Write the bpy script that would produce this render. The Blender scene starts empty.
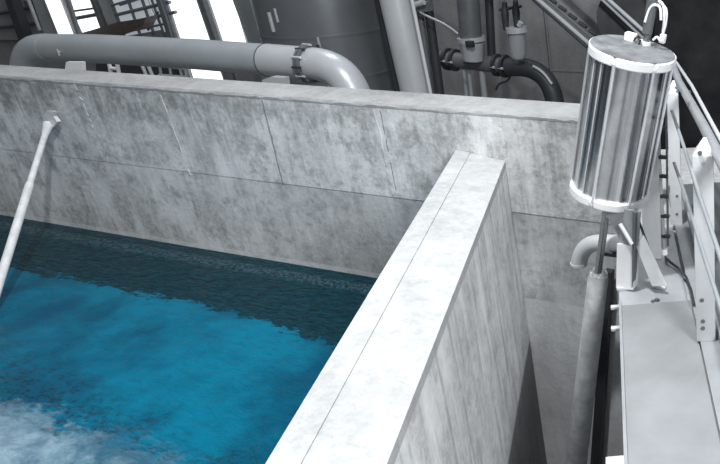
import bpy, bmesh, math, random
from mathutils import Vector, Matrix
random.seed(4)
S = bpy.context.scene
COL = S.collection

# ---------------- camera ----------------
FPX, PX, PY = 715.594, 684.812, 232.0
CAM = Vector((0.0, -3.4, 1.06))
YAW, PITCH, ROLL = -0.349945, 0.432325, -0.029358
F = Vector((math.sin(YAW)*math.cos(PITCH), math.cos(YAW)*math.cos(PITCH), -math.sin(PITCH)))
R0 = F.cross(Vector((0, 0, 1))).normalized(); U0 = R0.cross(F)
RT = R0*math.cos(ROLL) + U0*math.sin(ROLL); UP = -R0*math.sin(ROLL) + U0*math.cos(ROLL)
cd = bpy.data.cameras.new('camera'); cam = bpy.data.objects.new('camera', cd); COL.objects.link(cam)
m = Matrix.Identity(4)
for i in range(3):
    m[i][0] = RT[i]; m[i][1] = UP[i]; m[i][2] = -F[i]; m[i][3] = CAM[i]
cam.matrix_world = m
cd.sensor_fit = 'HORIZONTAL'; cd.sensor_width = 36.0; cd.lens = FPX/720*36
cd.shift_x = (360-PX)/720; cd.shift_y = 0.0; cd.clip_start = 0.02; cd.clip_end = 200
S.camera = cam
# ---------------- light ----------------
W = bpy.data.worlds.new('hall_air'); S.world = W; W.use_nodes = True
wn = W.node_tree; bg = wn.nodes['Background']; bg.inputs[1].default_value = 1.0
wt = wn.nodes.new('ShaderNodeTexCoord'); wsx = wn.nodes.new('ShaderNodeSeparateXYZ'); wr = wn.nodes.new('ShaderNodeValToRGB')
wn.links.new(wt.outputs['Generated'], wsx.inputs[0]); wn.links.new(wsx.outputs['Z'], wr.inputs['Fac']); wn.links.new(wr.outputs['Color'], bg.inputs[0])
wr.color_ramp.elements[0].position = 0.0; wr.color_ramp.elements[0].color = (0.07, 0.074, 0.078, 1)
wr.color_ramp.elements[1].position = 0.85; wr.color_ramp.elements[1].color = (0.46, 0.49, 0.52, 1)
def area(name, loc, target, sx, sy, power, col=(0.97, 0.985, 1.0)):
    l = bpy.data.lights.new(name, 'AREA'); l.shape = 'RECTANGLE'; l.size = sx; l.size_y = sy; l.energy = power; l.color = col
    o = bpy.data.objects.new(name, l); COL.objects.link(o); o.location = loc
    o.rotation_euler = (Vector(target)-Vector(loc)).to_track_quat('-Z', 'Y').to_euler()
    return o
area('ceiling_lamp_light', (-1.45, -1.75, 4.1), (-3.2, -0.3, -0.8), 0.16, 0.16, 290)
area('front_fill_light', (2.3, -3.7, 2.5), (-2.4, -0.3, -0.9), 1.0, 1.0, 270)  # unseen fill added to brighten the divider's right face
area('hall_lamp_light', (-6.0, 3.5, 5.0), (-6.5, 3.5, 0.0), 3.0, 1.5, 150)
S.view_settings.view_transform = 'Standard'; S.view_settings.look = 'None'
S.view_settings.exposure = 0.0; S.view_settings.gamma = 1.0; S.view_settings.use_curve_mapping = False

# ---------------- helpers ----------------
def ray(x, y):
    return (RT*((x-PX)/FPX) - UP*((y-PY)/FPX) + F)
def at(x, y, Y=None, Z=None, P=None, N=None):
    """point where the sight line meets a real plane of the place"""
    r = ray(x, y)
    if Y is not None: t = (Y-CAM.y)/r.y
    elif Z is not None: t = (Z-CAM.z)/r.z
    else: t = (P-CAM).dot(N)/r.dot(N)
    return CAM + r*t
DD = Vector((math.sin(-0.43829), math.cos(-0.43829), 0))      # run of the divider, the cover plate and the guardrail
NN = Vector((DD.y, -DD.x, 0))                                  # to its right

def tag(o, label=None, cat=None, group=None, kind=None):
    if label: o['label'] = label
    if cat: o['category'] = cat
    if group: o['group'] = group
    if kind: o['kind'] = kind
    return o
def smooth(bm, ang=35):
    for f in bm.faces: f.smooth = True
    for e in bm.edges:
        if len(e.link_faces) == 2 and e.calc_face_angle(0) > math.radians(ang): e.smooth = False
def obj(name, bm, mat, parent=None, loc=None):
    bmesh.ops.recalc_face_normals(bm, faces=bm.faces)
    smooth(bm)
    if parent is not None: off = parent_world(parent)
    elif loc is not None: off = Vector(loc)
    else:
        c = [v.co for v in bm.verts]
        off = Vector(((min(v.x for v in c)+max(v.x for v in c))/2, (min(v.y for v in c)+max(v.y for v in c))/2, min(v.z for v in c)))
    for v in bm.verts: v.co -= off
    me = bpy.data.meshes.new(name); bm.to_mesh(me); bm.free(); me.materials.append(mat)
    o = bpy.data.objects.new(name, me); COL.objects.link(o)
    if parent is not None: o.parent = parent
    else: o.location = off
    return o
def parent_world(p):
    v = Vector((0, 0, 0))
    while p is not None: v += Vector(p.location); p = p.parent
    return v
def thing(name, loc, label, cat, group=None):
    o = bpy.data.objects.new(name, None); o.empty_display_size = 0.1; COL.objects.link(o); o.location = loc
    return tag(o, label, cat, group)
def BM(): return bmesh.new()
def box(bm, c, half, ax=None, bev=0.0):
    """box by centre, half sizes and three axes"""
    if ax is None: ax = (Vector((1, 0, 0)), Vector((0, 1, 0)), Vector((0, 0, 1)))
    c = Vector(c); vs = []
    for k in (-1, 1):
        for j in (-1, 1):
            for i in (-1, 1):
                vs.append(bm.verts.new(c + ax[0]*half[0]*i + ax[1]*half[1]*j + ax[2]*half[2]*k))
    fs = []
    for q in ((0, 1, 3, 2), (4, 6, 7, 5), (0, 4, 5, 1), (2, 3, 7, 6), (0, 2, 6, 4), (1, 5, 7, 3)):
        fs.append(bm.faces.new([vs[i] for i in q]))
    if bev:
        es = list({e for f in fs for e in f.edges})
        bmesh.ops.bevel(bm, geom=es, offset=bev, segments=2, affect='EDGES', profile=0.5)
    return vs
def frame_of(d):
    d = Vector(d).normalized(); a = Vector((0, 0, 1)) if abs(d.z) < 0.9 else Vector((1, 0, 0))
    u = d.cross(a).normalized(); return u, d.cross(u).normalized(), d
def tube(bm, pts, r, n=16, cap=True, closed=False):
    pts = [Vector(p) for p in pts]; rs = r if isinstance(r, (list, tuple)) else [r]*len(pts)
    rings = []; u = None
    for i, p in enumerate(pts):
        if closed: d = (pts[(i+1) % len(pts)]-pts[i-1])
        else: d = (pts[min(i+1, len(pts)-1)]-pts[max(i-1, 0)])
        d.normalize()
        if u is None: u = frame_of(d)[0]
        u = (u - d*u.dot(d)).normalized(); v = d.cross(u)
        rings.append([bm.verts.new(p + (u*math.cos(2*math.pi*k/n)+v*math.sin(2*math.pi*k/n))*rs[i]) for k in range(n)])
    L = len(rings)
    for i in range(L if closed else L-1):
        a, b = rings[i], rings[(i+1) % L]
        for k in range(n): bm.faces.new((a[k], a[(k+1) % n], b[(k+1) % n], b[k]))
    if cap and not closed:
        bm.faces.new(rings[0][::-1]); bm.faces.new(rings[-1])
def bez(p0, p1, p2, p3, n=12):
    o = []
    for i in range(n+1):
        t = i/n; s = 1-t
        o.append(Vector(p0)*s**3 + Vector(p1)*3*s*s*t + Vector(p2)*3*s*t*t + Vector(p3)*t**3)
    return o
def disc(bm, c, d, r, th, n=32, rin=0.0):
    """ring or disc of thickness th along d starting at c"""
    u, v, d = frame_of(d); c = Vector(c)
    def ring(r_, h): return [bm.verts.new(c+d*h+(u*math.cos(2*math.pi*k/n)+v*math.sin(2*math.pi*k/n))*r_) for k in range(n)]
    a, b = ring(r, 0), ring(r, th)
    for k in range(n): bm.faces.new((a[k], a[(k+1) % n], b[(k+1) % n], b[k]))
    if rin > 0:
        e, g = ring(rin, 0), ring(rin, th)
        for k in range(n):
            j = (k+1) % n
            bm.faces.new((e[k], g[k], g[j], e[j])); bm.faces.new((a[k], e[k], e[j], a[j])); bm.faces.new((b[k], b[j], g[j], g[k]))
    else:
        bm.faces.new(a[::-1]); bm.faces.new(b)
def prism(bm, poly, ext):
    """solid from a planar outline pushed by a vector"""
    a = [bm.verts.new(Vector(p)) for p in poly]; b = [bm.verts.new(Vector(p)+Vector(ext)) for p in poly]
    n = len(a); bm.faces.new(a[::-1]); bm.faces.new(b)
    for i in range(n): bm.faces.new((a[i], a[(i+1) % n], b[(i+1) % n], b[i]))
def hexbolt(bm, c, d, r, h):
    disc(bm, c, d, r*1.5, h*0.3, 14); disc(bm, Vector(c)+Vector(d).normalized()*h*0.25, d, r, h, 6)

# ---------------- materials ----------------
def mat(name, col, rough=0.6, metal=0.0, var=0.12, scale=6.0, bump=0.0, aniso=0.0):
    M = bpy.data.materials.new(name); M.use_nodes = True; nt = M.node_tree; b = nt.nodes['Principled BSDF']
    b.inputs['Roughness'].default_value = rough; b.inputs['Metallic'].default_value = metal
    if aniso: b.inputs['Anisotropic'].default_value = aniso
    tc = nt.nodes.new('ShaderNodeTexCoord'); no = nt.nodes.new('ShaderNodeTexNoise')
    no.inputs['Scale'].default_value = scale; no.inputs['Detail'].default_value = 6; no.inputs['Roughness'].default_value = 0.6
    nt.links.new(tc.outputs['Object'], no.inputs['Vector'])
    rp = nt.nodes.new('ShaderNodeValToRGB'); rp.color_ramp.elements[0].position = 0.3; rp.color_ramp.elements[1].position = 0.7
    rp.color_ramp.elements[0].color = tuple(c*(1-var) for c in col)+(1,)
    rp.color_ramp.elements[1].color = tuple(min(1, c*(1+var)) for c in col)+(1,)
    nt.links.new(no.outputs['Fac'], rp.inputs['Fac']); nt.links.new(rp.outputs['Color'], b.inputs['Base Color'])
    if bump:
        bp = nt.nodes.new('ShaderNodeBump'); bp.inputs['Strength'].default_value = bump; bp.inputs['Distance'].default_value = 0.01
        nt.links.new(no.outputs['Fac'], bp.inputs['Height']); nt.links.new(bp.outputs['Normal'], b.inputs['Normal'])
    return M
def emis(name, col, s):
    M = bpy.data.materials.new(name); M.use_nodes = True; nt = M.node_tree; b = nt.nodes['Principled BSDF']
    b.inputs['Base Color'].default_value = (*col, 1); b.inputs['Emission Color'].default_value = (*col, 1); b.inputs['Emission Strength'].default_value = s
    return M
class NT:
    """small node writer"""
    def __init__(s, name):
        s.M = bpy.data.materials.new(name); s.M.use_nodes = True; s.t = s.M.node_tree; s.b = s.t.nodes['Principled BSDF']
        s.tc = s.t.nodes.new('ShaderNodeTexCoord'); s.g = s.t.nodes.new('ShaderNodeNewGeometry')
        s.sep = s.t.nodes.new('ShaderNodeSeparateXYZ'); s.t.links.new(s.g.outputs['Position'], s.sep.inputs[0]); s.pos = s.g.outputs['Position']
    def link(s, a, b): s.t.links.new(a, b)
    def noise(s, scale=(1, 1, 1), sc=1.0, detail=6, rough=0.6, dist=0.0, off=(0, 0, 0), rotz=0.0, roty=0.0):
        mp = s.t.nodes.new('ShaderNodeMapping'); mp.inputs['Scale'].default_value = scale; mp.inputs['Location'].default_value = off
        mp.inputs['Rotation'].default_value = (0, roty, rotz)
        s.link(s.pos, mp.inputs['Vector']); n = s.t.nodes.new('ShaderNodeTexNoise'); s.link(mp.outputs[0], n.inputs['Vector'])
        n.inputs['Scale'].default_value = sc; n.inputs['Detail'].default_value = detail; n.inputs['Roughness'].default_value = rough; n.inputs['Distortion'].default_value = dist
        return n.outputs['Fac']
    def math(s, op, a, b=None, clamp=False):
        n = s.t.nodes.new('ShaderNodeMath'); n.operation = op; n.use_clamp = clamp
        for i, v in enumerate((a, b)):
            if v is None: continue
            if isinstance(v, (int, float)): n.inputs[i].default_value = v
            else: s.link(v, n.inputs[i])
        return n.outputs[0]
    def step(s, v, lo, hi, to0=0.0, to1=1.0):
        n = s.t.nodes.new('ShaderNodeMapRange'); n.interpolation_type = 'SMOOTHSTEP'; s.link(v, n.inputs['Value'])
        n.inputs['From Min'].default_value = lo; n.inputs['From Max'].default_value = hi
        n.inputs['To Min'].default_value = to0; n.inputs['To Max'].default_value = to1
        return n.outputs[0]
    def mix(s, fac, a, b, mode='MIX'):
        n = s.t.nodes.new('ShaderNodeMix'); n.data_type = 'RGBA'; n.blend_type = mode
        for k, v in ((0, fac), (6, a), (7, b)):
            if isinstance(v, (int, float)): n.inputs[k].default_value = v if k == 0 else (v, v, v, 1)
            elif isinstance(v, tuple): n.inputs[k].default_value = (*v, 1)
            else: s.link(v, n.inputs[k])
        return n.outputs[2]
    def bump(s, h, strength, dist):
        n = s.t.nodes.new('ShaderNodeBump'); n.inputs['Strength'].default_value = strength; n.inputs['Distance'].default_value = dist
        s.link(h, n.inputs['Height']); s.link(n.outputs[0], s.b.inputs['Normal'])

def concrete(name, lo, hi, streak=0.35, wall=False, dark_z=None, tint=(0.97, 0.99, 1.0), rough=0.88, fleck=0.5):
    n = NT(name)
    big = n.noise(sc=1.1, detail=8, rough=0.66, dist=0.6)
    mid = n.noise(sc=6.5, detail=8, rough=0.72, off=(3, 1, 7))
    fine = n.noise(sc=26, detail=6, rough=0.75)
    c = n.mix(n.step(big, 0.34, 0.66), tuple(lo*t for t in tint), tuple(hi*t for t in tint))
    c = n.mix(n.step(mid, 0.44, 0.62, 0.0, fleck), c, tuple(lo*0.62*t for t in tint))
    c = n.mix(n.step(fine, 0.38, 0.64, 0.0, 0.36), c, tuple(hi*1.15*t for t in tint))
    st = n.noise(scale=(5.5, 5.5, 0.55), sc=1.6, detail=7, rough=0.65, off=(9, 2, 1))
    c = n.mix(n.step(st, 0.48, 0.7, 0.0, streak), c, tuple(min(0.95, hi*1.35)*t for t in tint))
    st2 = n.noise(scale=(7.5, 7.5, 0.6), sc=1.9, detail=7, rough=0.7, off=(1, 5, 4))
    c = n.mix(n.step(st2, 0.5, 0.68, 0.0, streak*0.9), c, tuple(lo*0.5*t for t in tint))
    if wall:
        Z = n.sep.outputs['Z']; X = n.sep.outputs['X']
        zn = n.math('ADD', Z, n.math('MULTIPLY', n.math('SUBTRACT', st2, 0.5), 0.9))
        drip = n.math('MULTIPLY', n.step(zn, -0.34, -0.06), n.step(mid, 0.36, 0.56, 0.15, 0.75))
        c = n.mix(n.math('MULTIPLY', drip, n.step(X, -6.0, -3.0, 0.95, 0.35)), c, tuple(lo*0.45*t for t in tint))
        dg = n.noise(scale=(1.5, 1, 0.35), sc=2.1, detail=6, rough=0.6, roty=-0.5)
        c = n.mix(n.step(dg, 0.56, 0.68, 0.0, 0.5), c, tuple(min(0.9, hi*1.3)*t for t in tint))
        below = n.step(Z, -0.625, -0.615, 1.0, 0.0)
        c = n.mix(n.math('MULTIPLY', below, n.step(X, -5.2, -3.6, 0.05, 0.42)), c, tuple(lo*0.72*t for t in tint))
        wl = n.step(Z, -1.225, -1.215, 1.0, 0.0)
        c = n.mix(n.math('MULTIPLY', wl, 0.35), c, tuple(min(.9, hi*1.1)*t for t in tint))
    if dark_z is not None:  # concrete darker below this height
        Z = n.sep.outputs['Z']
        zz = n.math('ADD', Z, n.math('MULTIPLY', n.math('SUBTRACT', mid, 0.5), 0.05))
        low_dark = n.step(zz, dark_z-0.02, dark_z+0.02, 1.0, 0.0)
        c = n.mix(n.math('MULTIPLY', low_dark, 0.8), c, tuple(lo*0.16*t for t in tint))
    n.link(c, n.b.inputs['Base Color']); n.b.inputs['Roughness'].default_value = rough
    h = n.math('ADD', n.math('MULTIPLY', mid, 0.6), n.math('MULTIPLY', fine, 0.4))
    n.bump(h, 0.5, 0.016)
    return n.M
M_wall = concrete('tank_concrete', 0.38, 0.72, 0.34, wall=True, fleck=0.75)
M_seamlight = concrete('joint_laitance', 0.44, 0.66, 0.1, fleck=0.5)
M_seamdark = concrete('joint_dirt', 0.16, 0.28, 0.1, fleck=0.5)
M_top = concrete('trowelled_concrete', 0.25, 0.40, 0.12, fleck=0.18)
M_divtop = concrete('worn_coping_concrete', 0.37, 0.47, 0.25, fleck=0.22)
M_divface = concrete('streaked_concrete', 0.52, 0.82, 0.65, dark_z=-1.53)
M_side = concrete('side_wall_concrete', 0.34, 0.5, 0.3)
M_hall = concrete('hall_concrete', 0.17, 0.22, 0.15, fleck=0.2)
M_floor = concrete('hall_floor_concrete', 0.20, 0.28, 0.1)
M_steel = mat('polished_steel', (0.40, 0.41, 0.42), 0.20, 1.0, 0.08, 3, aniso=0.5)
def barrel_mat(axis):
    n = NT('brushed_barrel_steel')
    dp = n.t.nodes.new('ShaderNodeVectorMath'); dp.operation = 'DOT_PRODUCT'; n.link(n.pos, dp.inputs[0]); dp.inputs[1].default_value = axis
    sc_ = n.t.nodes.new('ShaderNodeVectorMath'); sc_.operation = 'SCALE'; sc_.inputs[0].default_value = axis; n.link(dp.outputs['Value'], sc_.inputs['Scale'])
    sb = n.t.nodes.new('ShaderNodeVectorMath'); sb.operation = 'SUBTRACT'; n.link(n.pos, sb.inputs[0]); n.link(sc_.outputs[0], sb.inputs[1])
    no = n.t.nodes.new('ShaderNodeTexNoise'); no.inputs['Scale'].default_value = 26; no.inputs['Detail'].default_value = 5; n.link(sb.outputs[0], no.inputs['Vector'])
    bl = n.noise(sc=9, detail=4)
    c = n.mix(n.step(no.outputs['Fac'], 0.38, 0.62), (0.20, 0.208, 0.215), (0.74, 0.75, 0.76))
    c = n.mix(n.step(bl, 0.45, 0.7, 0.0, 0.25), c, (0.2, 0.2, 0.21))
    n.link(c, n.b.inputs['Base Color']); n.b.inputs['Metallic'].default_value = 1.0
    n.link(n.step(no.outputs['Fac'], 0.3, 0.7, 0.20, 0.34), n.b.inputs['Roughness'])
    return n.M
M_rod = mat('bright_rod_steel', (0.75, 0.77, 0.80), 0.3, 0.6, 0.05)
M_galv = mat('galvanised_steel', (0.33, 0.345, 0.36), 0.45, 0.25, 0.10, 9)
M_cover = mat('brushed_cover_steel', (0.27, 0.28, 0.29), 0.5, 0.1, 0.16, 3.5)
M_light = mat('pale_painted_steel', (0.50, 0.515, 0.53), 0.45, 0.05, 0.06, 9)
M_white = mat('white_plastic', (0.85, 0.86, 0.88), 0.4, 0, 0.03)
M_cap = mat('cast_aluminium', (0.80, 0.81, 0.82), 0.4, 0.15, 0.08, 8)
M_captop = mat('stained_aluminium', (0.19, 0.20, 0.21), 0.5, 0.2, 0.45, 14)
M_pipe = mat('grey_painted_pipe', (0.30, 0.325, 0.34), 0.35, 0.1, 0.10, 3)
M_pale = mat('pale_grey_pipe', (0.42, 0.44, 0.46), 0.35, 0.2, 0.08, 3)
M_tank = mat('dull_tank_steel', (0.20, 0.215, 0.23), 0.33, 0.6, 0.12, 2)
M_dark = mat('dark_iron', (0.045, 0.05, 0.055), 0.5, 0.4, 0.2)
M_mid = mat('mid_grey_iron', (0.13, 0.14, 0.15), 0.45, 0.3, 0.2)
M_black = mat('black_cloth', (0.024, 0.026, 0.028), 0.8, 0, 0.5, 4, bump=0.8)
M_brown = mat('brown_beam_paint', (0.06, 0.04, 0.036), 0.6, 0, 0.3)
M_tube = mat('weathered_tube', (0.52, 0.54, 0.55), 0.5, 0.1, 0.25, 14, bump=0.2)
M_glass = emis('daylit_window_glass', (0.96, 0.98, 1.0), 1.5)
M_glow = emis('dull_window_glass', (0.55, 0.60, 0.64), 0.42)
M_lamp = emis('lit_strip_lamp', (0.96, 0.98, 1.0), 1.3)
M_pole = mat('pale_pole_paint', (0.62, 0.63, 0.64), 0.5, 0, 0.15, 20)

def water_mat():
    n = NT('pool_water')
    Y = n.sep.outputs['Y']; X = n.sep.outputs['X']
    rip = n.noise(scale=(2.2, 6.5, 1), sc=2.0, detail=4, rough=0.6, dist=0.8)
    rip2 = n.noise(scale=(6, 15, 1), sc=3.0, detail=3, rough=0.6, dist=0.5, rotz=0.2)
    wob = n.math('ADD', n.math('MULTIPLY', n.math('SUBTRACT', rip, 0.5), 0.30), n.math('MULTIPLY', n.math('SUBTRACT', rip2, 0.5), 0.16))
    yw = n.math('ADD', Y, wob)
    yw = n.math('ADD', yw, n.step(X, -4.4, -2.9, 0.0, 0.13))
    big = n.noise(sc=2.1, detail=4, rough=0.55, dist=0.15)
    c = n.mix(n.step(big, 0.35, 0.68), (0.0004, 0.066, 0.125), (0.0004, 0.145, 0.24))
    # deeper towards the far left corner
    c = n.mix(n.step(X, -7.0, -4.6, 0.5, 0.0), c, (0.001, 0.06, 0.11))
    mot = n.noise(scale=(1.6, 4, 1), sc=5, detail=4, rough=0.6)
    c = n.mix(n.step(mot, 0.45, 0.68, 0.0, 0.30), c, (0.0005, 0.07, 0.12))
    # flecks of dark before the froth
    fl = n.math('MULTIPLY', n.step(n.noise(scale=(1, 1.8, 1), sc=17, detail=6, rough=0.8), 0.46, 0.60), n.step(n.math('ADD', yw, n.math('MULTIPLY', n.math('SUBTRACT', big, 0.5), 0.8)), -1.22, -1.75))
    c = n.mix(n.math('MULTIPLY', fl, 0.85), c, (0.008, 0.022, 0.035))
    # stirred froth out in the pool
    fr = n.noise(scale=(1, 1.5, 1), sc=2.6, detail=7, rough=0.62, dist=0.5)
    yf = n.math('ADD', yw, n.math('MULTIPLY', n.math('SUBTRACT', fr, 0.5), 0.7))
    froth = n.step(yf, -1.62, -1.84, 0.0, 1.0)
    fc = n.mix(n.step(fr, 0.34, 0.66), (0.035, 0.11, 0.17), (0.33, 0.45, 0.53))
    c = n.mix(n.math('MULTIPLY', froth, 0.85), c, fc)
    # dark shade of the back wall, painted into the water colour
    wall_shade = n.step(yw, -0.66, -0.62, 0.0, 1.0)
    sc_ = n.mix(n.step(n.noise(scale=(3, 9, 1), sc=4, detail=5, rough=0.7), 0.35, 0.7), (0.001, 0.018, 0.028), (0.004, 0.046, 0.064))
    c = n.mix(wall_shade, c, sc_)
    # scum specks close to the wall
    sp = n.math('MULTIPLY', n.step(n.math('ADD', Y, n.math('MULTIPLY', rip2, 0.06)), -0.19, -0.14), n.step(Y, -0.07, -0.10))
    sp = n.math('MULTIPLY', sp, n.step(n.noise(sc=38, detail=3, rough=0.7), 0.42, 0.62))
    c = n.mix(n.math('MULTIPLY', sp, 0.25), c, (0.16, 0.25, 0.29))
    n.link(c, n.b.inputs['Base Color'])
    n.b.inputs['Roughness'].default_value = 0.12; n.b.inputs['IOR'].default_value = 1.33; n.b.inputs['Specular IOR Level'].default_value = 0.12
    h = n.math('ADD', n.math('MULTIPLY', rip, 0.7), n.math('MULTIPLY', rip2, 0.3)); n.bump(h, 0.55, 0.05)
    return n.M
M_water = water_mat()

# ================= STRUCTURE =================
ZC = -0.60        # cover plate height
ZW = -1.26        # water level
XE = -1.50        # right end of the back wall
def struct(name, bm, m): return tag(obj(name, bm, m, loc=(0, 0, 0)), kind='structure')
# back wall: upper course proud of lower course, coping as its own trim
bm = BM()
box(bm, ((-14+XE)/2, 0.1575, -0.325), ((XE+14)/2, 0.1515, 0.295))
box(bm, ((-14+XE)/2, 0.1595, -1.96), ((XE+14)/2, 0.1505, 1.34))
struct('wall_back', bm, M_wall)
for jn, (xt, yt, xb, yb, w, jm) in enumerate(((74, 84, 92, 128, .016, 0), (262, 100, 283, 184, .006, 1), (374, 110, 393, 195, .007, 0), (380, 110, 396, 190, .003, 1), (497, 112, 506, 160, .012, 0), (160, 95, 190, 175, .007, 0))):
    a = at(xt, yt, Y=0.004); b = at(xb, yb, Y=0.004); bm = BM(); nseg = 14; L_ = []; R_ = []
    for k in range(nseg+1):
        q = a.lerp(b, k/nseg); jit = random.uniform(-.4, .4)*w; L_.append((q.x-w*random.uniform(.5, 1.1)+jit, 0.007, q.z)); R_.append((q.x+w*random.uniform(.5, 1.1)+jit, 0.007, q.z))
    for k in range(nseg):
        if jn != 1 and random.random() < 0.3: continue
        prism(bm, [L_[k], R_[k], R_[k+1], L_[k+1]], (0, -0.004, 0))
    struct('trim_%d' % (jn+3), bm, M_seamlight if jm == 0 else M_seamdark)
bm = BM(); rows = []
nsg = 260
for k in range(nsg+1):
    x = -14+(XE+14)*k/nsg; e1, e2 = random.uniform(-.007, .004), random.uniform(-.006, .002)
    rows.append([bm.verts.new(v) for v in ((x, 0.0045, -0.03), (x, 0.003, -0.016+e1), (x, 0.014+e1*.5, -0.002+e2*.5), (x, 0.285, 0.0), (x, 0.305+e2, -0.012+e1), (x, 0.308, -0.03))])
for k in range(nsg):
    for q in range(6): bm.faces.new((rows[k][q], rows[k][(q+1) % 6], rows[k+1][(q+1) % 6], rows[k+1][q]))
bm.faces.new(rows[0][::-1]); bm.faces.new(rows[-1])
struct('trim_back', bm, M_top)
# divider wall, running out from the back wall
L0 = Vector((-2.683, 0, 0)); WD = 0.300; ZL, ZR = -0.258, -0.292
def dpt(s, w, z): v = L0 - DD*s + NN*w; v.z = z; return v
LEN = 4.6
def divblock(bm, w0, w1, z00, z01, zb, s0=-0.0, s1=LEN):
    # far end flush with the wall face (Y=0)
    def far(w): v = L0 + NN*w; return v - DD*(v.y/DD.y)
    pts = []
    f0, f1 = far(w0), far(w1); n0, n1 = dpt(s1, w0, 0), dpt(s1, w1, 0)
    tops = [(f0, z00), (f1, z01), (n1, z01), (n0, z00)]
    a = [bm.verts.new((p.x, p.y, z)) for p, z in tops]; b = [bm.verts.new((p.x, p.y, zb)) for p, z in tops]
    bm.faces.new(a); bm.faces.new(b[::-1])
    for i in range(4): bm.faces.new((a[i], b[i], b[(i+1) % 4], a[(i+1) % 4]))
bm = BM(); divblock(bm, 0.0, WD, ZL-0.03, ZR-0.03, -3.3); struct('wall_middle', bm, M_divface)
bm = BM(); divblock(bm, -0.002, 0.088, ZL+0.004, ZL-0.002, ZL-0.04); divblock(bm, 0.094, WD+0.002, ZL-0.006, ZR, ZR-0.04)
divblock(bm, 0.08, 0.10, ZL-0.007, ZL-0.009, ZL-0.04)
struct('trim_middle', bm, M_divtop)
# tank and channel floors
bm = BM(); box(bm, (-8.0, -2.6, -3.35), (6.5, 3.0, 0.05)); struct('floor_tank', bm, M_floor)
# right side wall under the cover plate
CL = [at(628, 464, Z=ZC), at(621, 295, Z=ZC)]
E0 = at(624.5, 380, Z=ZC)
def cpt(s, w, z): v = E0 + DD*s + NN*w; v.z = z; return v        # s away from camera, w to the right
bm = BM()
box(bm, cpt(-0.05, 0.9, (ZC-0.02-3.3)/2), (0.88, 2.9, (3.3+ZC-0.02)/2), (NN, DD, Vector((0, 0, 1))))
struct('wall_right', bm, M_side)
# hall: floor, far wall, side wall
bm = BM(); box(bm, (-9, 4.6, -3.55), (13, 4.5, 0.05)); struct('floor', bm, M_floor)
bm = BM(); box(bm, (-5.9, 6.25, -0.3), (5.55, 0.2, 3.2)); 
for xx, y in ((490, 30), (545, 30), (551, 70), (430, 40)):
    p = at(xx, y, Y=6.05); box(bm, (p.x, 6.05, -0.3), (0.02, 0.012, 3.2))
p = at(590, 72, Y=6.05); box(bm, (-5.9, 6.05, p.z), (5.4, 0.008, 0.012))
struct('wall_far', bm, M_hall)

# ================= WATER =================
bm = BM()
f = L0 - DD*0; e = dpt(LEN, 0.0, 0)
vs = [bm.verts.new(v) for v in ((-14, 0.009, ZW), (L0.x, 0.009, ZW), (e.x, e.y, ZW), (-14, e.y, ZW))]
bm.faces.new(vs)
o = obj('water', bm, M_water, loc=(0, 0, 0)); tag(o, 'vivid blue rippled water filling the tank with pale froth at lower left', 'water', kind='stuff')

# ================= POLE IN THE TANK =================
W0 = at(49, 122, Y=-0.03)
R1 = at(0, 280, Y=-1.0)
t = thing('cleaning_pole', W0, 'long pale pole leaning on the tank wall above the blue water', 'pole')
d = (R1-W0).normalized(); far = W0 + d*2.6
j = at(30, 181, P=W0, N=(d.cross(ray(30, 181))).cross(d))
jl = (j-W0).length
bm = BM(); tube(bm, [W0+d*0.12, W0+d*jl], 0.020, 14); obj('shaft', bm, M_pole, t)
bm = BM(); tube(bm, [W0+d*jl, W0+d*(jl+0.05), far], [0.020, 0.026, 0.026], 14); obj('grip_tube', bm, M_pole, t)
bm = BM(); u = Vector((1, 0, 0)); 
tube(bm, [W0+d*0.13, W0+d*0.02], [0.022, 0.034], 12)
prism(bm, [at(43, 130, Y=-0.02), at(47, 133, Y=-0.02), at(56, 127, Y=-0.02), at(61, 121, Y=-0.02), at(57, 116, Y=-0.02), at(58, 111, Y=-0.02), at(50, 110, Y=-0.02), at(47, 114, Y=-0.02), at(46, 122, Y=-0.02)], (0, -0.025, 0.0))
tag(obj('head', bm, M_pole, t), 'pale worn head pressed to the wall')

# ================= COVER PLATE AND KERB =================
AX = (NN, DD, Vector((0, 0, 1)))
pk = at(690, 300, Z=ZC); wk = (pk-E0).dot(NN)
pf = at(624, 306, Z=ZC); sf = (pf-E0).dot(DD)
t = thing('cover_plate', cpt(0, wk/2, ZC-0.02), 'flat pale grey steel cover plate in the right foreground beneath the guardrail', 'cover')
bm = BM(); box(bm, cpt(sf-1.5, wk/2, ZC-0.006), (wk/2, 1.5, 0.012), AX, bev=0.004); obj('lid', bm, M_cover, t)
bm = BM(); box(bm, cpt(sf+0.42, wk/2-0.01, ZC-0.011), (wk/2, 0.42, 0.008), AX, bev=0.002); tag(obj('back_sheet', bm, M_galv, t), 'darker sheet behind the lid')
bm = BM(); box(bm, cpt(sf-1.45, -0.006, ZC-0.03), (0.006, 1.48, 0.04), AX); obj('flange', bm, M_galv, t)
for (x, y) in ((617, 303), (617, 324)):
    bm = BM(); s = (at(x+5, y, Z=ZC)-E0).dot(DD); box(bm, cpt(s, -0.028, ZC-0.02), (0.022, 0.012, 0.008), AX, bev=0.003); obj('tab', bm, M_light, t)
bm = BM(); q = at(657, 300, Z=ZC); hexbolt(bm, q-Vector((0, 0, .003)), (0, 0, 1), 0.010, 0.008); obj('bolt', bm, M_mid, t)
bm = BM(); q = at(653, 301, Z=ZC); hexbolt(bm, q-Vector((0, 0, .003)), (0, 0, 1), 0.008, 0.006); obj('bolt', bm, M_mid, t)
bm = BM(); q = at(618, 467, Z=ZC-0.25); box(bm, q, (0.045, 0.04, 0.02), AX, bev=0.004); box(bm, q+NN*0.05-DD*0.02+Vector((0, 0, -.02)), (0.02, 0.03, 0.05), AX); tag(obj('clip', bm, M_white, t), 'small white clip on the side')
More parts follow.
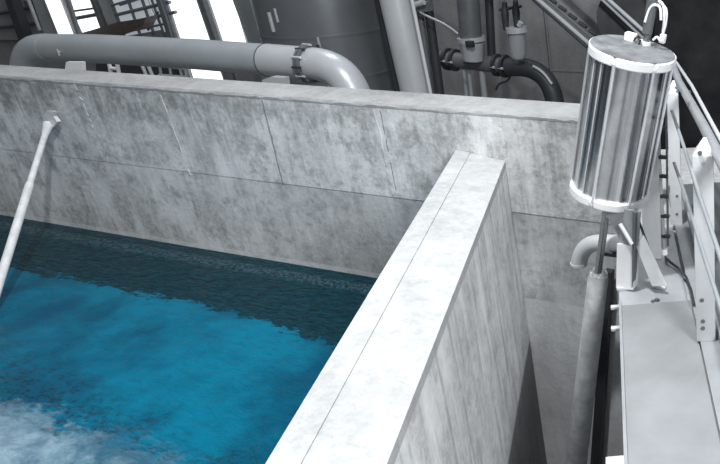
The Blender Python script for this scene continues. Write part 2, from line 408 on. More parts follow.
# kerb angle along the right edge
t = thing('kerb_angle', cpt(0, wk+0.05, ZC), 'long galvanised angle strip along the right edge of the cover plate', 'kerb')
bm = BM(); box(bm, cpt(-0.35, wk+0.045, ZC+0.006), (0.042, 2.35, 0.012), AX, bev=0.003); obj('base_strip', bm, M_galv, t)
bm = BM(); box(bm, cpt(-0.35, wk+0.083, ZC+0.030), (0.005, 2.35, 0.036), AX); obj('upstand', bm, M_galv, t)
bm = BM(); box(bm, cpt(-0.35, wk+0.5, ZC-0.012), (0.40, 2.4, 0.010), AX); tag(obj('outer_walkway', bm, M_mid), 'grey walkway sheet outside the kerb at the right edge', 'walkway')

# ================= GUARDRAIL =================
F1 = at(706, 338, Z=ZC+0.018); F2 = at(677, 223, Z=ZC+0.018)
wp = (F1-E0).dot(NN)
g = thing('guardrail', F1, 'steel guardrail with flat bolted posts and round rails along the right edge', 'guardrail')
def post(foot, h, w, dep, labelled=None):
    bm = BM(); X = Vector((1, 0, 0)); Y = Vector((0, 1, 0))
    ax = (Vector((math.cos(.32), math.sin(.32), 0)), Vector((-math.sin(.32), math.cos(.32), 0)), Vector((0, 0, 1)))
    box(bm, foot+Vector((0, 0, h/2)), (w/2, dep/2, h/2), ax, bev=0.003)
    # pointed cap
    z = foot.z+h; b4 = [bm.verts.new(foot+ax[0]*(w/2*i)+ax[1]*(dep/2*j)+Vector((0, 0, h-0.002))) for i, j in ((-1, -1), (1, -1), (1, 1), (-1, 1))]
    r2 = [bm.verts.new(foot+ax[0]*(w/2*i*0.15+w*0.10)+ax[1]*(dep/2)+Vector((0, 0, h+0.055))) for i in (-1, 1)]
    bm.faces.new(b4[::-1]); bm.faces.new((b4[0], b4[1], r2[1], r2[0])); bm.faces.new((b4[2], b4[3], r2[0], r2[1])); bm.faces.new((b4[1], b4[2], r2[1])); bm.faces.new((b4[3], b4[0], r2[0]))
    p = obj('post', bm, M_light, g)
    return p, ax
p1, pax = post(F1, 0.80, 0.078, 0.05)
p2, _ = post(F2, 0.745, 0.062, 0.06)
for (x, y) in ((700, 153), (702, 300), (703, 321), (703, 328)):
    q = at(x, y, P=F1-pax[1]*0.025, N=pax[1]); bm = BM(); disc(bm, q+pax[1]*0.004, -pax[1], 0.0085, 0.009, 12); obj('bolt', bm, M_mid, p1)
for (x, y) in ((677, 196), (677, 214)):
    q = at(x, y, P=F2-pax[1]*0.03, N=pax[1]); bm = BM(); disc(bm, q+pax[1]*0.004, -pax[1], 0.008, 0.009, 12); obj('bolt', bm, M_mid, p2)
PL = F1 - NN*0.035
def rail(pix, r, m, off=0.0, name='rail'):
    pts = [at(x, y, P=F1+NN*off, N=NN) for x, y in pix]; bm = BM(); tube(bm, pts, r, 14); return obj(name, bm, m, g)
rail([(672, 111), (684, 147), (700, 197), (722, 262), (745, 332)], 0.0075, M_pipe, -0.045)
rail([(674, 163), (686, 197), (700, 243), (722, 312), (745, 385)], 0.0075, M_pipe, -0.045)
a = [at(x, y, P=F1+NN*0.05, N=NN) for x, y in ((673, 66), (679, 82), (688, 98), (704, 127), (724, 166), (745, 206))]
bm = BM(); tube(bm, a, 0.022, 16); obj('handrail', bm, M_galv, g)
a = [at(x, y, P=F1+NN*0.09, N=NN) for x, y in ((676, 62), (692, 86), (722, 142), (745, 186))]
bm = BM(); tube(bm, a, 0.009, 10); tag(obj('cable', bm, M_light, g), 'thin pale line running beside the handrail')
bm = BM(); q = at(681, 91, P=F2-pax[1]*0.04, N=pax[1]); tube(bm, [q+Vector((-.03, 0, .02)), q, q+Vector((.02, 0, -.03)), q+Vector((.05, 0, .0))], 0.008, 8); obj('clamp', bm, M_mid, g)

# plate standing behind the actuator
q = at(651, 258, Z=ZC)
bm = BM()
prism(bm, [at(639, 257, Y=q.y), at(661, 259, Y=q.y), at(659, 196, Y=q.y), at(657, 150, Y=q.y), at(650, 150, Y=q.y)], (0, 0.012, 0))
tag(obj('splash_plate', bm, M_light), 'tapered pale steel plate standing behind the actuator cylinder beside the conduit', 'plate')
# conduit and its cable
t = thing('conduit', at(662, 252, Y=-0.30), 'thin vertical conduit with clips and a sagging cable between plate and post', 'conduit')
bm = BM(); tube(bm, [at(657, 100, Y=-.30), at(659, 160, Y=-.30), at(664, 252, Y=-.30)], 0.011, 12); obj('tube', bm, M_galv, t)
bm = BM(); tube(bm, [at(666, 100, Y=-.28), at(667, 160, Y=-.28), at(668, 246, Y=-.28)], 0.006, 10); obj('tube', bm, M_mid, t)
for y in (128, 157, 176, 196, 216, 236):
    bm = BM(); q = at(662+(y-176)*0.04, y, Y=-.305); box(bm, q, (0.030, 0.010, 0.008), bev=0.002); obj('clip', bm, M_dark, t)
bm = BM(); tube(bm, [at(664, 249, Y=-.30), at(664.5, 257, Y=-.30)], 0.018, 12); obj('end_fitting', bm, M_white, t)
bm = BM(); a = [at(664, 256, Z=ZC+.05), at(670, 262, Z=ZC+.03), at(678, 268, Z=ZC+.02), at(686, 277, Z=ZC+.02), at(691, 290, Z=ZC+.03), at(694, 305, Z=ZC+.03)]
a[0] = at(664.5, 256, Y=-.30); tube(bm, a, 0.007, 10); obj('cable', bm, M_dark, t)

# ================= ACTUATOR =================
YA = -0.58
T = at(633, 49, Y=YA); B = at(609, 193, Y=YA)
AXD = (B-T).normalized(); RA = 0.190
act = thing('actuator_cylinder', B, 'polished steel actuator cylinder with pale end caps and a white cable loop on top', 'actuator')
u, v, _ = frame_of(AXD)
RODS = [21, -33, -78, 86, 140, 200]
def notched(bm, c, d, r, th, phase=0.0, n=144, chip=0.055):
    ring = []
    uu, vv, d = frame_of(d)
    for h in (0.0, 0.12, 0.88, 1.0):
        row = []
        for k in range(n):
            a = 2*math.pi*k/n
            dn = min(abs((math.degrees(a-ang0)-q+180) % 360-180) for q in RODS)
            rr = r*(1 - (chip if dn < 2.6 else (0.02*(1-min(1, (dn-2.6)/14)))))
            if h in (0.0, 1.0): rr -= r*0.02
            row.append(bm.verts.new(Vector(c)+d*(th*h)+(uu*math.cos(a)+vv*math.sin(a))*rr))
        ring.append(row)
    for i in range(3):
        for k in range(n): bm.faces.new((ring[i][k], ring[i][(k+1) % n], ring[i+1][(k+1) % n], ring[i+1][k]))
    bm.faces.new(ring[0][::-1]); bm.faces.new(ring[-1])
# direction on the rim that faces the camera
vc = (CAM-T); vc = (vc - AXD*vc.dot(AXD)).normalized(); ang0 = math.atan2(vc.dot(v), vc.dot(u)); 
PH = -(ang0 + math.radians(32))
bm = BM(); notched(bm, T, AXD, RA, 0.040, PH); topc = obj('top_cap', bm, M_cap, act)
bm = BM(); disc(bm, T-AXD*0.003, AXD, RA*0.955, 0.006, 64); obj('lid_plate', bm, M_captop, topc)
bm = BM(); notched(bm, B-AXD*0.040, AXD, RA, 0.040, PH); obj('bottom_cap', bm, M_cap, act)
bm = BM(); tube(bm, [T+AXD*0.035, B-AXD*0.035], RA*0.905, 96); obj('barrel', bm, barrel_mat(tuple(AXD)), act)
side = 1.0
for q_ in RODS:
    a = ang0 + math.radians(q_)
    dr = (u*math.cos(a)+v*math.sin(a))
    bm = BM(); tube(bm, [T+AXD*0.03+dr*RA*0.945, B-AXD*0.03+dr*RA*0.945], 0.0075, 12); obj('tie_rod', bm, M_rod, act)
for dg in (41, 57, -60):
    a = ang0 + math.radians(dg); dr = (u*math.cos(a)+v*math.sin(a))
    bm = BM(); tube(bm, [T+AXD*0.03+dr*RA*0.93, B-AXD*0.03+dr*RA*0.93], 0.0035, 8); obj('sensor_strip', bm, M_rod, act)
# top fittings
def capat(x, y): return at(x, y, P=T, N=AXD)
uw = Vector((1, 0, 0)); ax3 = ((uw-AXD*uw.dot(AXD)).normalized(),); ax3 = (ax3[0], AXD.cross(ax3[0]).normalized(), -AXD)
bm = BM(); box(bm, capat(630, 41)+ax3[2]*0.018, (0.024, 0.02, 0.018), ax3, bev=0.005); obj('junction_box', bm, M_white, act)
bm = BM(); box(bm, capat(662, 43)+ax3[2]*0.02, (0.013, 0.013, 0.02), ax3, bev=0.004); obj('connector', bm, M_white, act)
q = capat(645, 45); bm = BM()
tube(bm, [q, q+ax3[2]*0.05, q+ax3[2]*0.052, q+ax3[2]*0.22], [0.014, 0.014, 0.022, 0.026], 14); mast = obj('mast', bm, M_mid, act)
bm = BM(); disc(bm, q, ax3[2], 0.026, 0.018, 16); obj('gland', bm, M_cap, act)
Yq = q.y
def wire(pix, r, m, name='cable', dy=0.0):
    bm = BM(); P = [at(x, y, Y=Yq+dy) for x, y in pix]
    sm = []
    for i in range(len(P)-1):
        p0, p1, p2, p3 = P[max(i-1, 0)], P[i], P[i+1], P[min(i+2, len(P)-1)]
        for k in range(5):
            t_ = k/5; sm.append(0.5*((2*p1)+(p2-p0)*t_+(2*p0-5*p1+4*p2-p3)*t_*t_+(3*p1-p0-3*p2+p3)*t_**3))
    sm.append(P[-1]); tube(bm, sm, r, 10); return obj(name, bm, m, act)
wire([(645, 30), (647, 15), (651, 4), (657, 1), (663, 5), (664, 20), (662, 41)], 0.0058, M_white)
wire([(645, 22), (650, 8), (655, 5), (660, 8), (661, 20)], 0.0058, M_white, dy=-0.02)
wire([(648, 8), (653, 3), (659, 3), (666, 9), (666, 22), (663, 34)], 0.005, M_white, dy=0.03)
wire([(634, 41), (637, 37), (640, 42), (638, 45)], 0.004, M_dark, dy=-0.03)
wire([(641, 40), (639, 44), (642, 46)], 0.004, M_dark, dy=-0.03)
wire([(653, 40), (657, 37), (660, 41)], 0.005, M_white, dy=-0.01)

# stem (steel rod under the cylinder)
bm = BM(); a = at(607, 207, Y=YA-.02); b = at(598, 272, Y=YA-.02)
tube(bm, [B-AXD*0.002+Vector((0, -.02, 0)), a, b], 0.019, 18)
obj('stem', bm, M_steel, act)
# mounting bracket
t = thing('mounting_bracket', at(625, 288, Z=ZC), 'pale welded steel bracket carrying the actuator on the cover plate', 'bracket')
Yb = -0.71
bm = BM(); prism(bm, [at(600, 205, Y=Yb), at(640, 212, Y=Yb), at(638, 246, Y=Yb), at(621, 244, Y=Yb), at(616, 232, Y=Yb)], (0, 0.012, 0)); obj('gusset', bm, M_galv, t)
bm = BM(); q = at(637, 250, Y=Yb)
prism(bm, [at(636, 208, Y=Yb+.02), at(639, 210, Y=Yb+.02), at(637, 270, Y=Yb+.02), at(635, 284, Y=Yb+.02)], (0, -0.04, 0)); tag(obj('web', bm, M_mid, t), 'dark web')
bm = BM(); prism(bm, [at(617, 244, Y=Yb-.01), at(634, 246, Y=Yb-.01), at(633, 290, Y=Yb-.01), at(616, 288, Y=Yb-.01)], (0, 0.06, 0)); obj('upright', bm, M_cap, t)
bm = BM(); q = at(625, 287, Z=ZC+.006); box(bm, q, (0.040, 0.022, 0.008), AX, bev=0.003); obj('foot_plate', bm, M_light, t)
bm = BM(); tube(bm, [at(620, 224, Y=Yb-.02), at(632, 244, Y=Yb-.02)], 0.010, 10); obj('stay', bm, M_cap, t)
bm = BM(); prism(bm, [at(636, 246, Y=-.705), at(643, 236, Y=-.705), at(666, 286, Y=-.705), at(652, 286, Y=-.705)], (0, 0.012, 0)); obj('brace', bm, M_cap, t)
bm = BM(); q = at(659, 287, Z=ZC+.004); box(bm, q, (0.034, 0.012, 0.006), bev=0.003); obj('brace_foot', bm, M_light, t)
bm = BM(); tube(bm, [at(637, 216, Y=-.69), at(662, 284, Y=-.69)], 0.006, 8); tag(obj('tie_bar', bm, M_dark, t), 'thin dark tie bar')

# guide pipe
t = thing('guide_pipe', at(577, 470, Y=-.56), 'weathered grey guide pipe slanting down the channel wall below the actuator', 'pipe')
a = at(598.5, 274, Y=-.58); b = at(575, 474, Y=-.46)
bm = BM(); tube(bm, [a, a.lerp(b, .02), b], [0.046, 0.052, 0.066], 24); obj('pipe_body', bm, M_tube, t)
bm = BM(); tube(bm, [a+Vector((0, 0, .035)), a-Vector((0, 0, .01))], [0.026, 0.034], 18); obj('collar', bm, M_cap, t)
for k in range(4):
    an = k*math.pi/2+.5; bm = BM(); hexbolt(bm, a+Vector((math.cos(an)*.036, math.sin(an)*.036, -.002)), (0, 0, 1), .007, .012); obj('bolt', bm, M_cap, t)
# dark strip added as the pipe's shadow on the channel wall
bm = BM(); a2 = at(607, 268, Y=-.02); b2 = at(592, 480, Y=-.02)
prism(bm, [a2, a2+Vector((.05, 0, 0)), b2+Vector((.07, 0, 0)), b2], (0, -0.05, 0))
tag(obj('pipe_shadow_strip', bm, M_dark), 'narrow dark strip standing in for the shadow right of the guide pipe', 'rail')
# elbow
t = thing('elbow_pipe', at(577, 262, Y=-.30), 'pale plastic elbow pipe turning down behind the actuator stem', 'pipe')
Ye = -.30
bm = BM(); pts = [at(632, 243, Y=Ye), at(606, 243, Y=Ye)] + bez(at(604, 243, Y=Ye), at(588, 241, Y=Ye), at(580, 250, Y=Ye), at(579, 264, Y=Ye), 12)
tube(bm, pts, 0.045, 24, cap=False); pts2 = list(pts); tube(bm, pts2, 0.038, 24, cap=False); obj('elbow_tube', bm, M_light, t)
bm = BM(); disc(bm, pts[-1]+Vector((0, 0, .012)), (0, 0, -1), 0.048, 0.014, 28, rin=0.038); obj('lip', bm, M_light, t)
bm = BM(); disc(bm, at(604, 243, Y=Ye), (1, 0, 0), 0.050, 0.05, 28, rin=0.044); obj('socket', bm, M_light, t)
bm = BM(); q = at(612, 252, Y=-.28); box(bm, q, (0.05, 0.02, 0.02)); obj('clamp', bm, M_dark, t)

# ================= HALL BEYOND THE WALL =================
YP = 1.2
t = thing('transfer_pipe', at(200, 68, Y=YP), 'large grey horizontal pipe with bolted flange and elbow behind the tank wall', 'pipe')
RP = 0.133
cl = [at(50, 48, Y=YP), at(100, 49, Y=YP), at(200, 54.5, Y=YP), at(268, 60, Y=YP)]
bm = BM(); tube(bm, cl, RP, 40); obj('straight_run', bm, M_pipe, t)
bm = BM(); tube(bm, bez(cl[0]+Vector((.02, 0, 0)), at(32, 47, Y=YP), at(26, 52, Y=YP), at(27, 90, Y=YP), 10)+[at(27, 90, Y=YP)+Vector((0, 0, -2.8))], RP*1.02, 40); obj('left_elbow', bm, M_pipe, t)
bm = BM(); a = at(268, 60, Y=YP); b = at(311, 63.5, Y=YP); tube(bm, [a, b], RP*1.015, 40); obj('spool', bm, M_pale, t)
e0 = b; dx = (b-a).normalized()
pe = bez(e0, e0+dx*0.26, at(348, 76, Y=YP), at(356, 100, Y=YP), 14) + [at(356, 100, Y=YP)+Vector((0, 0, -3.0))]
bm = BM(); tube(bm, pe, RP, 40); obj('elbow', bm, M_pale, t)
bm = BM(); disc(bm, b-dx*0.028, dx, RP+0.026, 0.020, 40); disc(bm, b+dx*0.002, dx, RP+0.026, 0.020, 40); fl = obj('flange', bm, M_mid, t)
uu, vv, _ = frame_of(dx)
for k in range(12):
    an = 2*math.pi*k/12; bm = BM(); c = b-dx*0.045+(uu*math.cos(an)+vv*math.sin(an))*(RP+0.020); tube(bm, [c, c+dx*0.09], 0.010, 8); obj('bolt', bm, M_rod if k % 2 else M_dark, fl)
for s_ in (0.0,):
    bm = BM(); disc(bm, cl[3]-dx*.004, dx, RP+0.006, 0.010, 40); obj('weld_ring', bm, M_mid, t)
bm = BM(); q = at(60, 52, Y=YP-RP); tube(bm, [q, q+Vector((0, -.02, .0))], 0.012, 8); tube(bm, [q+Vector((0, -.015, -.03)), q+Vector((0, -.015, .03))], 0.008, 8); obj('lug', bm, M_pale, t)

# storage tank
YT = 3.2
c = at(331, 40, Y=YT); RT_ = 0.70
t = thing('storage_tank', (c.x, YT, -3.5), 'big round dull steel tank with welded hoops behind the pipe elbow', 'tank')
bm = BM(); tube(bm, [(c.x, YT, -3.4), (c.x, YT, 1.6)], RT_, 80); obj('shell', bm, M_tank, t)
for zz in (at(322, 40, Y=YT-RT_).z, at(322, 84, Y=YT-RT_).z, at(322, -30, Y=YT-RT_).z):
    bm = BM(); tube(bm, [(c.x, YT, zz-.012), (c.x, YT, zz+.012)], RT_+0.008, 80); obj('hoop', bm, M_tank, t)
for k in range(3):
    a = -math.pi/2 + 0.62 + k*2.0; bm = BM(); tube(bm, [(c.x+(RT_+.01)*math.cos(a), YT+(RT_+.01)*math.sin(a), -3.4), (c.x+(RT_+.01)*math.cos(a), YT+(RT_+.01)*math.sin(a), at(322, 40, Y=YT-RT_).z)], 0.014, 8); obj('seam_strip', bm, M_pale, t)
# brackets at the tank's left edge
bm = BM(); q = at(272, 24, Y=2.5); tube(bm, [q+Vector((0, 0, .12)), q+Vector((0, 0, -.08))], 0.022, 10); tube(bm, [q+Vector((.09, 0, .16)), q+Vector((.09, 0, .02))], 0.014, 10); obj('lug', bm, M_pale, t)
for k, (x, y) in enumerate(((282, 2), (296, 40))):
    pass
# pale upright pipe
t = thing('riser_pipe', at(418, 100, Y=2.2), 'pale grey upright pipe standing right of the big round tank', 'pipe')
a = at(391.5, -20, Y=2.2); b = at(416, 92, Y=2.2); b = a + (b-a)*1.2; b2 = Vector((b.x, 2.2, -3.5))
bm = BM(); tube(bm, [a+(a-b)*1.5, b, b2], 0.142, 40); obj('riser', bm, M_pale, t)
bm = BM(); a = at(376, -20, Y=2.5); b = at(400, 92, Y=2.5); tube(bm, [a, a+(b-a)*1.3], 0.06, 16); obj('side_pipe', bm, M_dark, t)
bm = BM(); a = at(410, -10, Y=2.15); b = at(431, 95, Y=2.15); tube(bm, [a, b+(b-a)*.2], 0.016, 10); tag(obj('edge_highlight', bm, M_light, t), 'thin bright strip added as the highlight up its right side')  # bright strip added as the highlight on the riser's edge
# dark frame right of the riser
t = thing('pipe_rack', at(436, 95, Y=3.3), 'dark upright rack with brackets between the riser pipe and the valve', 'rack')
bm = BM(); a = at(426, -10, Y=3.3); b = at(440, 95, Y=3.3); tube(bm, [a, b+(b-a)*1.0], 0.05, 14); obj('upright', bm, M_dark, t)
bm = BM(); a = at(417, -10, Y=3.3); b = at(432, 95, Y=3.3); tube(bm, [a, b+(b-a)*1.0], 0.035, 14); obj('upright', bm, M_mid, t)
bm = BM(); a = at(411, 4, Y=3.2); b = at(430, 8, Y=3.2); box(bm, (a+b)/2, ((b-a).length/2, .06, .05)); obj('junction_box', bm, M_mid, t)
bm = BM(); a = at(410, 7, Y=3.1); b = at(424, 2, Y=3.1); tube(bm, [a, b], 0.03, 10); obj('bracket', bm, M_pale, t)
bm = BM(); tube(bm, bez(at(420, 12, Y=3.1), at(432, 20, Y=3.1), at(442, 20, Y=3.1), at(458, 34, Y=3.1)), 0.012, 8); obj('cable', bm, M_pipe, t)

# valve line
YV = 4.0
t = thing('valve_line', at(474, 90, Y=YV), 'grey upright pipe with collared valve joining a dark horizontal pipe', 'valve')
bm = BM(); a = at(466.5, -20, Y=YV-.1); b = at(471.5, 44, Y=YV-.1); tube(bm, [a+(a-b)*3, b], 0.128, 28); obj('upper_pipe', bm, M_mid, t)
bm = BM(); a = at(488, -20, Y=YV+.1); b = at(492, 62, Y=YV+.1); tube(bm, [a+(a-b)*3, b], 0.05, 16); obj('side_pipe', bm, M_dark, t)
q = at(471, 37, Y=YV-.1)
bm = BM(); disc(bm, q, (0.04, 0, -1), 0.165, 0.05, 32); obj('collar', bm, M_pale, t)
bm = BM(); tube(bm, [at(472, 42, Y=YV-.14), at(473, 60, Y=YV-.14)], [0.135, 0.115], 28); obj('bonnet', bm, M_pale, t)
bm = BM(); box(bm, at(470, 44, Y=YV-.30), (0.045, 0.03, 0.035), bev=.006); obj('black_clip', bm, M_dark, t)
bm = BM(); a = at(430, 57, Y=YV); b = at(505, 66, Y=YV); tube(bm, [a, b], 0.095, 24); obj('cross_pipe', bm, M_mid, t)
bm = BM(); disc(bm, a-Vector((.02, 0, 0)), (-.3, 0, .3), 0.12, 0.1, 24); obj('end_cap', bm, M_mid, t)
dv = (b-a).normalized()
for x, y, mm in ((447, 59, M_dark), (454, 60, M_dark), (496, 65, M_dark), (504, 66, M_dark)):
    bm = BM(); c_ = at(x, y, Y=YV); disc(bm, c_, dv, 0.135, 0.035, 28); f_ = obj('flange', bm, mm, t)
    bm = BM(); tube(bm, [c_+Vector((0, -.12, .0)), c_+dv*.06+Vector((0, -.12, 0))], .016, 8); obj('bolt', bm, M_rod, f_)
bm = BM(); tube(bm, [at(508, 67, Y=YV)]+bez(at(515, 67, Y=YV), at(540, 66, Y=YV), at(552, 80, Y=YV), at(556, 108, Y=YV), 12)+[at(556, 108, Y=YV)+Vector((0, 0, -2.5))], 0.11, 24); tag(obj('elbow', bm, M_dark, t), 'dark elbow bending down')
bm = BM(); tube(bm, bez(at(533, 66, Y=YV-.12), at(546, 72, Y=YV-.12), at(548, 80, Y=YV-.12), at(552, 84, Y=YV-.12), 6), 0.016, 8); obj('grip', bm, M_pale, t)
for x in (463, 468, 481):
    bm = BM(); tube(bm, [at(x, 64, Y=YV), at(x+4, 100, Y=YV)], 0.024 if x != 481 else 0.038, 12); obj('drop_pipe', bm, M_pipe, t)
bm = BM(); tube(bm, bez(at(496, 90, Y=YV), at(500, 76, Y=YV), at(508, 90, Y=YV), at(512, 70, Y=YV), 10), 0.014, 8); obj('cable', bm, M_dark, t)
# canister
t = thing('filter_canister', at(518, 60, Y=YV-.1), 'small pale grey canister with two dark taps on its lid', 'canister')
Yc = YV-.15
bm = BM(); tube(bm, [at(516.5, 31, Y=Yc), at(518, 54, Y=Yc), at(518.2, 58, Y=Yc)], [0.098, 0.098, 0.075], 28); obj('bowl', bm, M_pipe, t)
bm = BM(); q = at(516.4, 27, Y=Yc); disc(bm, q, (0.03, 0, -1), 0.125, 0.06, 28); obj('lid', bm, M_pale, t)
for x, y in ((505, 14), (516, 12)):
    bm = BM(); tube(bm, [at(x+1, y+16, Y=Yc), at(x, y, Y=Yc), at(x-.5, y-12, Y=Yc)], [0.03, 0.045, 0.025], 12); tp = obj('tap', bm, M_dark, t)
    bm = BM(); q = at(x, y-4, Y=Yc); tube(bm, [q-Vector((.07, 0, 0)), q+Vector((.07, 0, .02))], 0.018, 8); obj('handle', bm, M_dark, tp)
bm = BM(); tube(bm, [at(519, 26, Y=Yc-.05), at(521, 22, Y=Yc-.05)], 0.03, 12); obj('plug', bm, M_pale, t)
# stair flight
t = thing('stair_stringer', at(600, 60, Y=3.2), 'sloping steel stair rail and stringer behind the actuator top', 'stair')
for p_, q_, r_, mm, nm in (((528, -9), (600, 53), .022, M_pale, 'top_rail'), ((536, -9), (606, 50), .012, M_mid, 'mid_rail'), ((524, -9), (600, 58), .02, M_dark, 'lower_edge'), ((600, -8), (648, 35), .018, M_pale, 'top_rail'), ((594, -8), (645, 40), .013, M_pipe, 'mid_rail')):
    bm = BM(); ys = 2.75 if p_[0] > 590 else 3.2; a = at(*p_, Y=ys); b = at(*q_, Y=ys); tube(bm, [a+(a-b)*1.5, b+(b-a)*(.6 if b.x < -2.6 else 0)], r_, 10); obj(nm, bm, mm, t)
bm = BM(); prism(bm, [at(545, -9, Y=3.4), at(592, -9, Y=3.4), at(640, 40, Y=3.4), at(604, 44, Y=3.4)], (0, .04, 0)); obj('tread_side', bm, M_hall, t)
for k in range(6):
    x = 549+k*10; bm = BM(); a = at(x, -2+k*8, Y=3.36); b = at(x+7, 3+k*8, Y=3.36); tube(bm, [a, b], .02, 8); obj('slot', bm, M_dark, t)
# black sheet hung on the right
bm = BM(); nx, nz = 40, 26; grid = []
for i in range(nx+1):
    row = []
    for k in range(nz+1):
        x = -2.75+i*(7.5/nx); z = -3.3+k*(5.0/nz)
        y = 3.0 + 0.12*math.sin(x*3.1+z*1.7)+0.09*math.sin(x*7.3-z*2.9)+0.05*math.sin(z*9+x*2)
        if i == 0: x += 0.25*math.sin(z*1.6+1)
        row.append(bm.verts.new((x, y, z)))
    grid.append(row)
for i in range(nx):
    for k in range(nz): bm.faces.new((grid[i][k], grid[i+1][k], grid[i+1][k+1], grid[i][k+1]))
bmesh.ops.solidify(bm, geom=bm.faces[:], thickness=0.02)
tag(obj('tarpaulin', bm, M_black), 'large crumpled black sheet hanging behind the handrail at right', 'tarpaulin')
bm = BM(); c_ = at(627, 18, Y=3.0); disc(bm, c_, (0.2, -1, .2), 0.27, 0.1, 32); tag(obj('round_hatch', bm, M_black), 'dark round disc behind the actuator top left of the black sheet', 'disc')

# ---- windows and steelwork at upper left ----
YW = 6.0
def panel(pix, Y=YW, th=0.03): 
    bm = BM(); prism(bm, [at(x, y, Y=Y) for x, y in pix], (0, th, 0)); return bm
def down(x, y, y2): return (x+(y2-y)*0.36, y2)
# framed window 1: two tall bright lights, parted by a mullion
def win(name, quads, m, bars, mfr):
    q0 = at(*quads[0][0], Y=YW)
    for i, q in enumerate(quads):
        bm = panel(q, YW+.03)
        if i == 0: fr = tag(obj(name, bm, m, loc=(q0.x, YW, q0.z)), kind='structure')
        else:
            obj('pane', bm, m, fr)
    for b in bars:
        bm = BM(); p_, q_, r_ = b; tube(bm, [at(*p_, Y=YW-.03), at(*q_, Y=YW-.03)], r_, 8); obj('glazing_bar', bm, mfr, fr)
    return fr
win('window_1', [[(164, -12), (194, -12), (228, 95), (199, 95)], [(203, -12), (229, -12), (248, 55), (226, 55)]], M_glass,
    [((199, -12), (235, 95), .10), ((160, -12), (194, 95), .06)], M_mid)
win('window_2', [[(62, -12), (84, -12), (99, 28), (80, 33)]], M_glass, [((66, 20), (100, 14), .035), ((64, 12.5), (96, 8), .02), ((90, -12), (107, 34), .07), ((58, -12), (82, 40), .06)], M_mid)
win('window_3', [[(108, -12), (140, -12), (160, 30), (126, 36)], [(142, -12), (160, -12), (176, 30), (164, 32)]], M_glow,
    [((112, 16), (170, 2), .03), ((116, 26), (176, 12), .03), ((138, -12), (163, 60), .025), ((124, -12), (142, 40), .025), ((110, 6), (150, -6), .02), ((121, 33), (164, 24), .02), ((150, -5), (166, 40), .02), ((158, 12), (148, 30), .02), ((120, 5), (160, -8), .02)], M_mid)
win('window_4', [[(-25, -12), (8, -12), (28, 40), (-20, 40)], [(14, -12), (30, -12), (46, 34), (30, 34)]], M_hall,
    [((-5, 14), (60, 2), .03), ((-5, 28), (66, 20), .03), ((8, -12), (28, 40), .07), ((28, -8), (43, 28), .03), ((25, 2), (35, 14), .03)], M_dark)
bm = panel([(-40, -40), (275, -40), (300, 120), (-60, 120)], YW+.15, .1); tag(obj('wall_window', bm, M_hall), kind='structure')
# columns
def member(pix, Y, th, name, m, label, cat, group=None):
    bm = BM(); prism(bm, [at(x, y, Y=Y) for x, y in pix], (0, th, 0)); return tag(obj(name, bm, m), label, cat, group)
member([(228, -12), (251, -12), (280, 80), (262, 80)], 5.0, .3, 'steel_column', M_pipe, 'wide pale grey column left of the round tank', 'column')
member([(93, -12), (101, -12), (124, 50), (117, 50)], 5.4, .05, 'steel_column', M_mid, 'grey steel column right of the barred bright window', 'column')
member([(28, -12), (41, -12), (62, 45), (48, 45)], 5.4, .06, 'steel_column', M_pipe, 'mid grey column left of the slanting strip lamp', 'column')
member([(60, -12), (64, -12), (82, 45), (78, 45)], 5.4, .05, 'steel_column', M_pipe, 'grey column between strip lamp and barred window', 'column')
member([(1, -12), (7, -12), (26, 42), (19, 42)], 5.4, .15, 'steel_column', M_dark, 'narrow dark column at the far upper left', 'column')
member([(152, -12), (156, -12), (177, 55), (173, 55)], 5.4, .04, 'steel_column', M_mid, 'narrow grey column just left of the large bright window', 'column')
member([(82, 33), (118, 22), (146, 18), (142, 27), (108, 38), (90, 40)], 5.2, .2, 'ceiling_beam', M_brown, 'dark brown sloping beam above the horizontal pipe', 'beam')
# strip lamp
t = thing('strip_lamp', at(58, 20, Y=5.0), 'long slanting lit strip lamp at the upper left between columns', 'lamp')
bm = BM(); tube(bm, [at(47, -14, Y=5.0), at(67, 37, Y=5.0)], 0.10, 16); obj('tube', bm, M_lamp, t)
bm = BM(); prism(bm, [at(38, -14, Y=5.15), at(57, -14, Y=5.15), at(76, 40, Y=5.15), at(60, 40, Y=5.15)], (0, .04, 0)); obj('reflector', bm, M_pale, t)
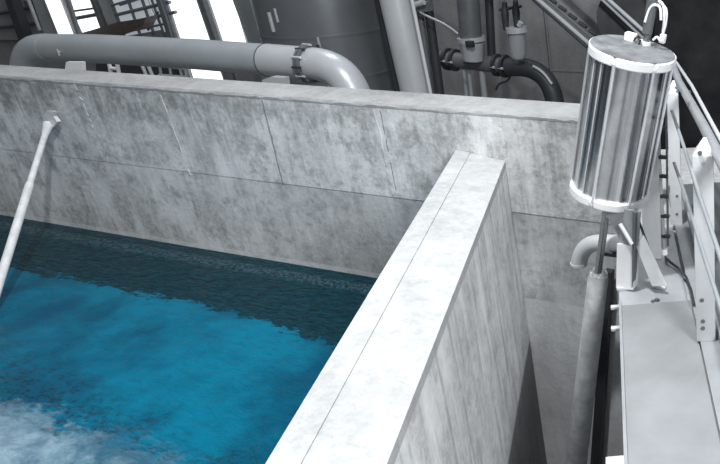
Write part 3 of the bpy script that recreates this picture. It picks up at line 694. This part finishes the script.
# bright post with bolts beside the column
bm = BM(); tube(bm, [at(253.5, -12, Y=4.6), at(266.5, 45, Y=4.6)], 0.022, 8); tag(obj('bright_batten', bm, M_white), 'thin bright batten on the wide pale column', 'batten')
bm = BM(); tube(bm, [at(24, -12, Y=5.2), at(40, 30, Y=5.2)], 0.03, 8); tag(obj('bright_batten', bm, M_pale), 'thin pale slanting batten left of the strip lamp', 'batten')
# things seen under the pipe
def small(pix, Y, th, name, m, label, cat, bev=0):
    bm = BM(); prism(bm, [at(x, y, Y=Y) for x, y in pix], (0, th, 0)); return tag(obj(name, bm, m), label, cat)
small([(66, 62), (82, 62), (83, 76), (64, 74)], 0.9, .03, 'pale_block', M_white, 'small pale block under the horizontal pipe at left', 'block')
t = thing('white_stand', at(112, 72, Y=2.2), 'small white H shaped stand seen under the pipe', 'stand')
for p_, q_, r_ in (((109, 62), (111, 74), .02), ((117, 62), (119, 74), .02), ((110, 68), (118, 69), .02)):
    bm = BM(); a = at(*p_, Y=2.2); b = at(*q_, Y=2.2); tube(bm, [a, b], r_, 8); obj('bar', bm, M_white, t)
t = thing('leaning_bars', at(146, 74, Y=2.2), 'pair of pale slanting bars seen under the pipe', 'bars')
for p_, q_ in (((141, 63), (147, 77)), ((147, 63), (153, 77))):
    bm = BM(); tube(bm, [at(*p_, Y=2.2), at(*q_, Y=2.2)], .018, 8); obj('bar', bm, M_light, t)
t = thing('small_rack', at(172, 76, Y=2.2), 'small pale framed rack seen under the pipe left of the bright window', 'rack')
bm = BM()
for p_, q_ in (((159, 66), (186, 69)), ((159, 75), (187, 77)), ((160, 66), (161, 76)), ((170, 67), (171, 76)), ((180, 68), (182, 77)), ((185, 68), (187, 77))):
    tube(bm, [at(*p_, Y=2.2), at(*q_, Y=2.2)], .014, 8)
obj('frame', bm, M_pale, t)
bm = BM(); prism(bm, [at(96, 60, Y=3.5), at(176, 64, Y=3.5), at(176, 100, Y=3.5), at(96, 100, Y=3.5)], (0, .06, 0)); tag(obj('dark_cabinet', bm, M_dark), 'low dark cabinet under the horizontal pipe', 'cabinet')
small([(262, 80), (270, 77), (283, 78), (284, 86), (262, 85)], 0.8, .06, 'pale_block', M_pale, 'pale wedge under the pipe close to its flange', 'block')
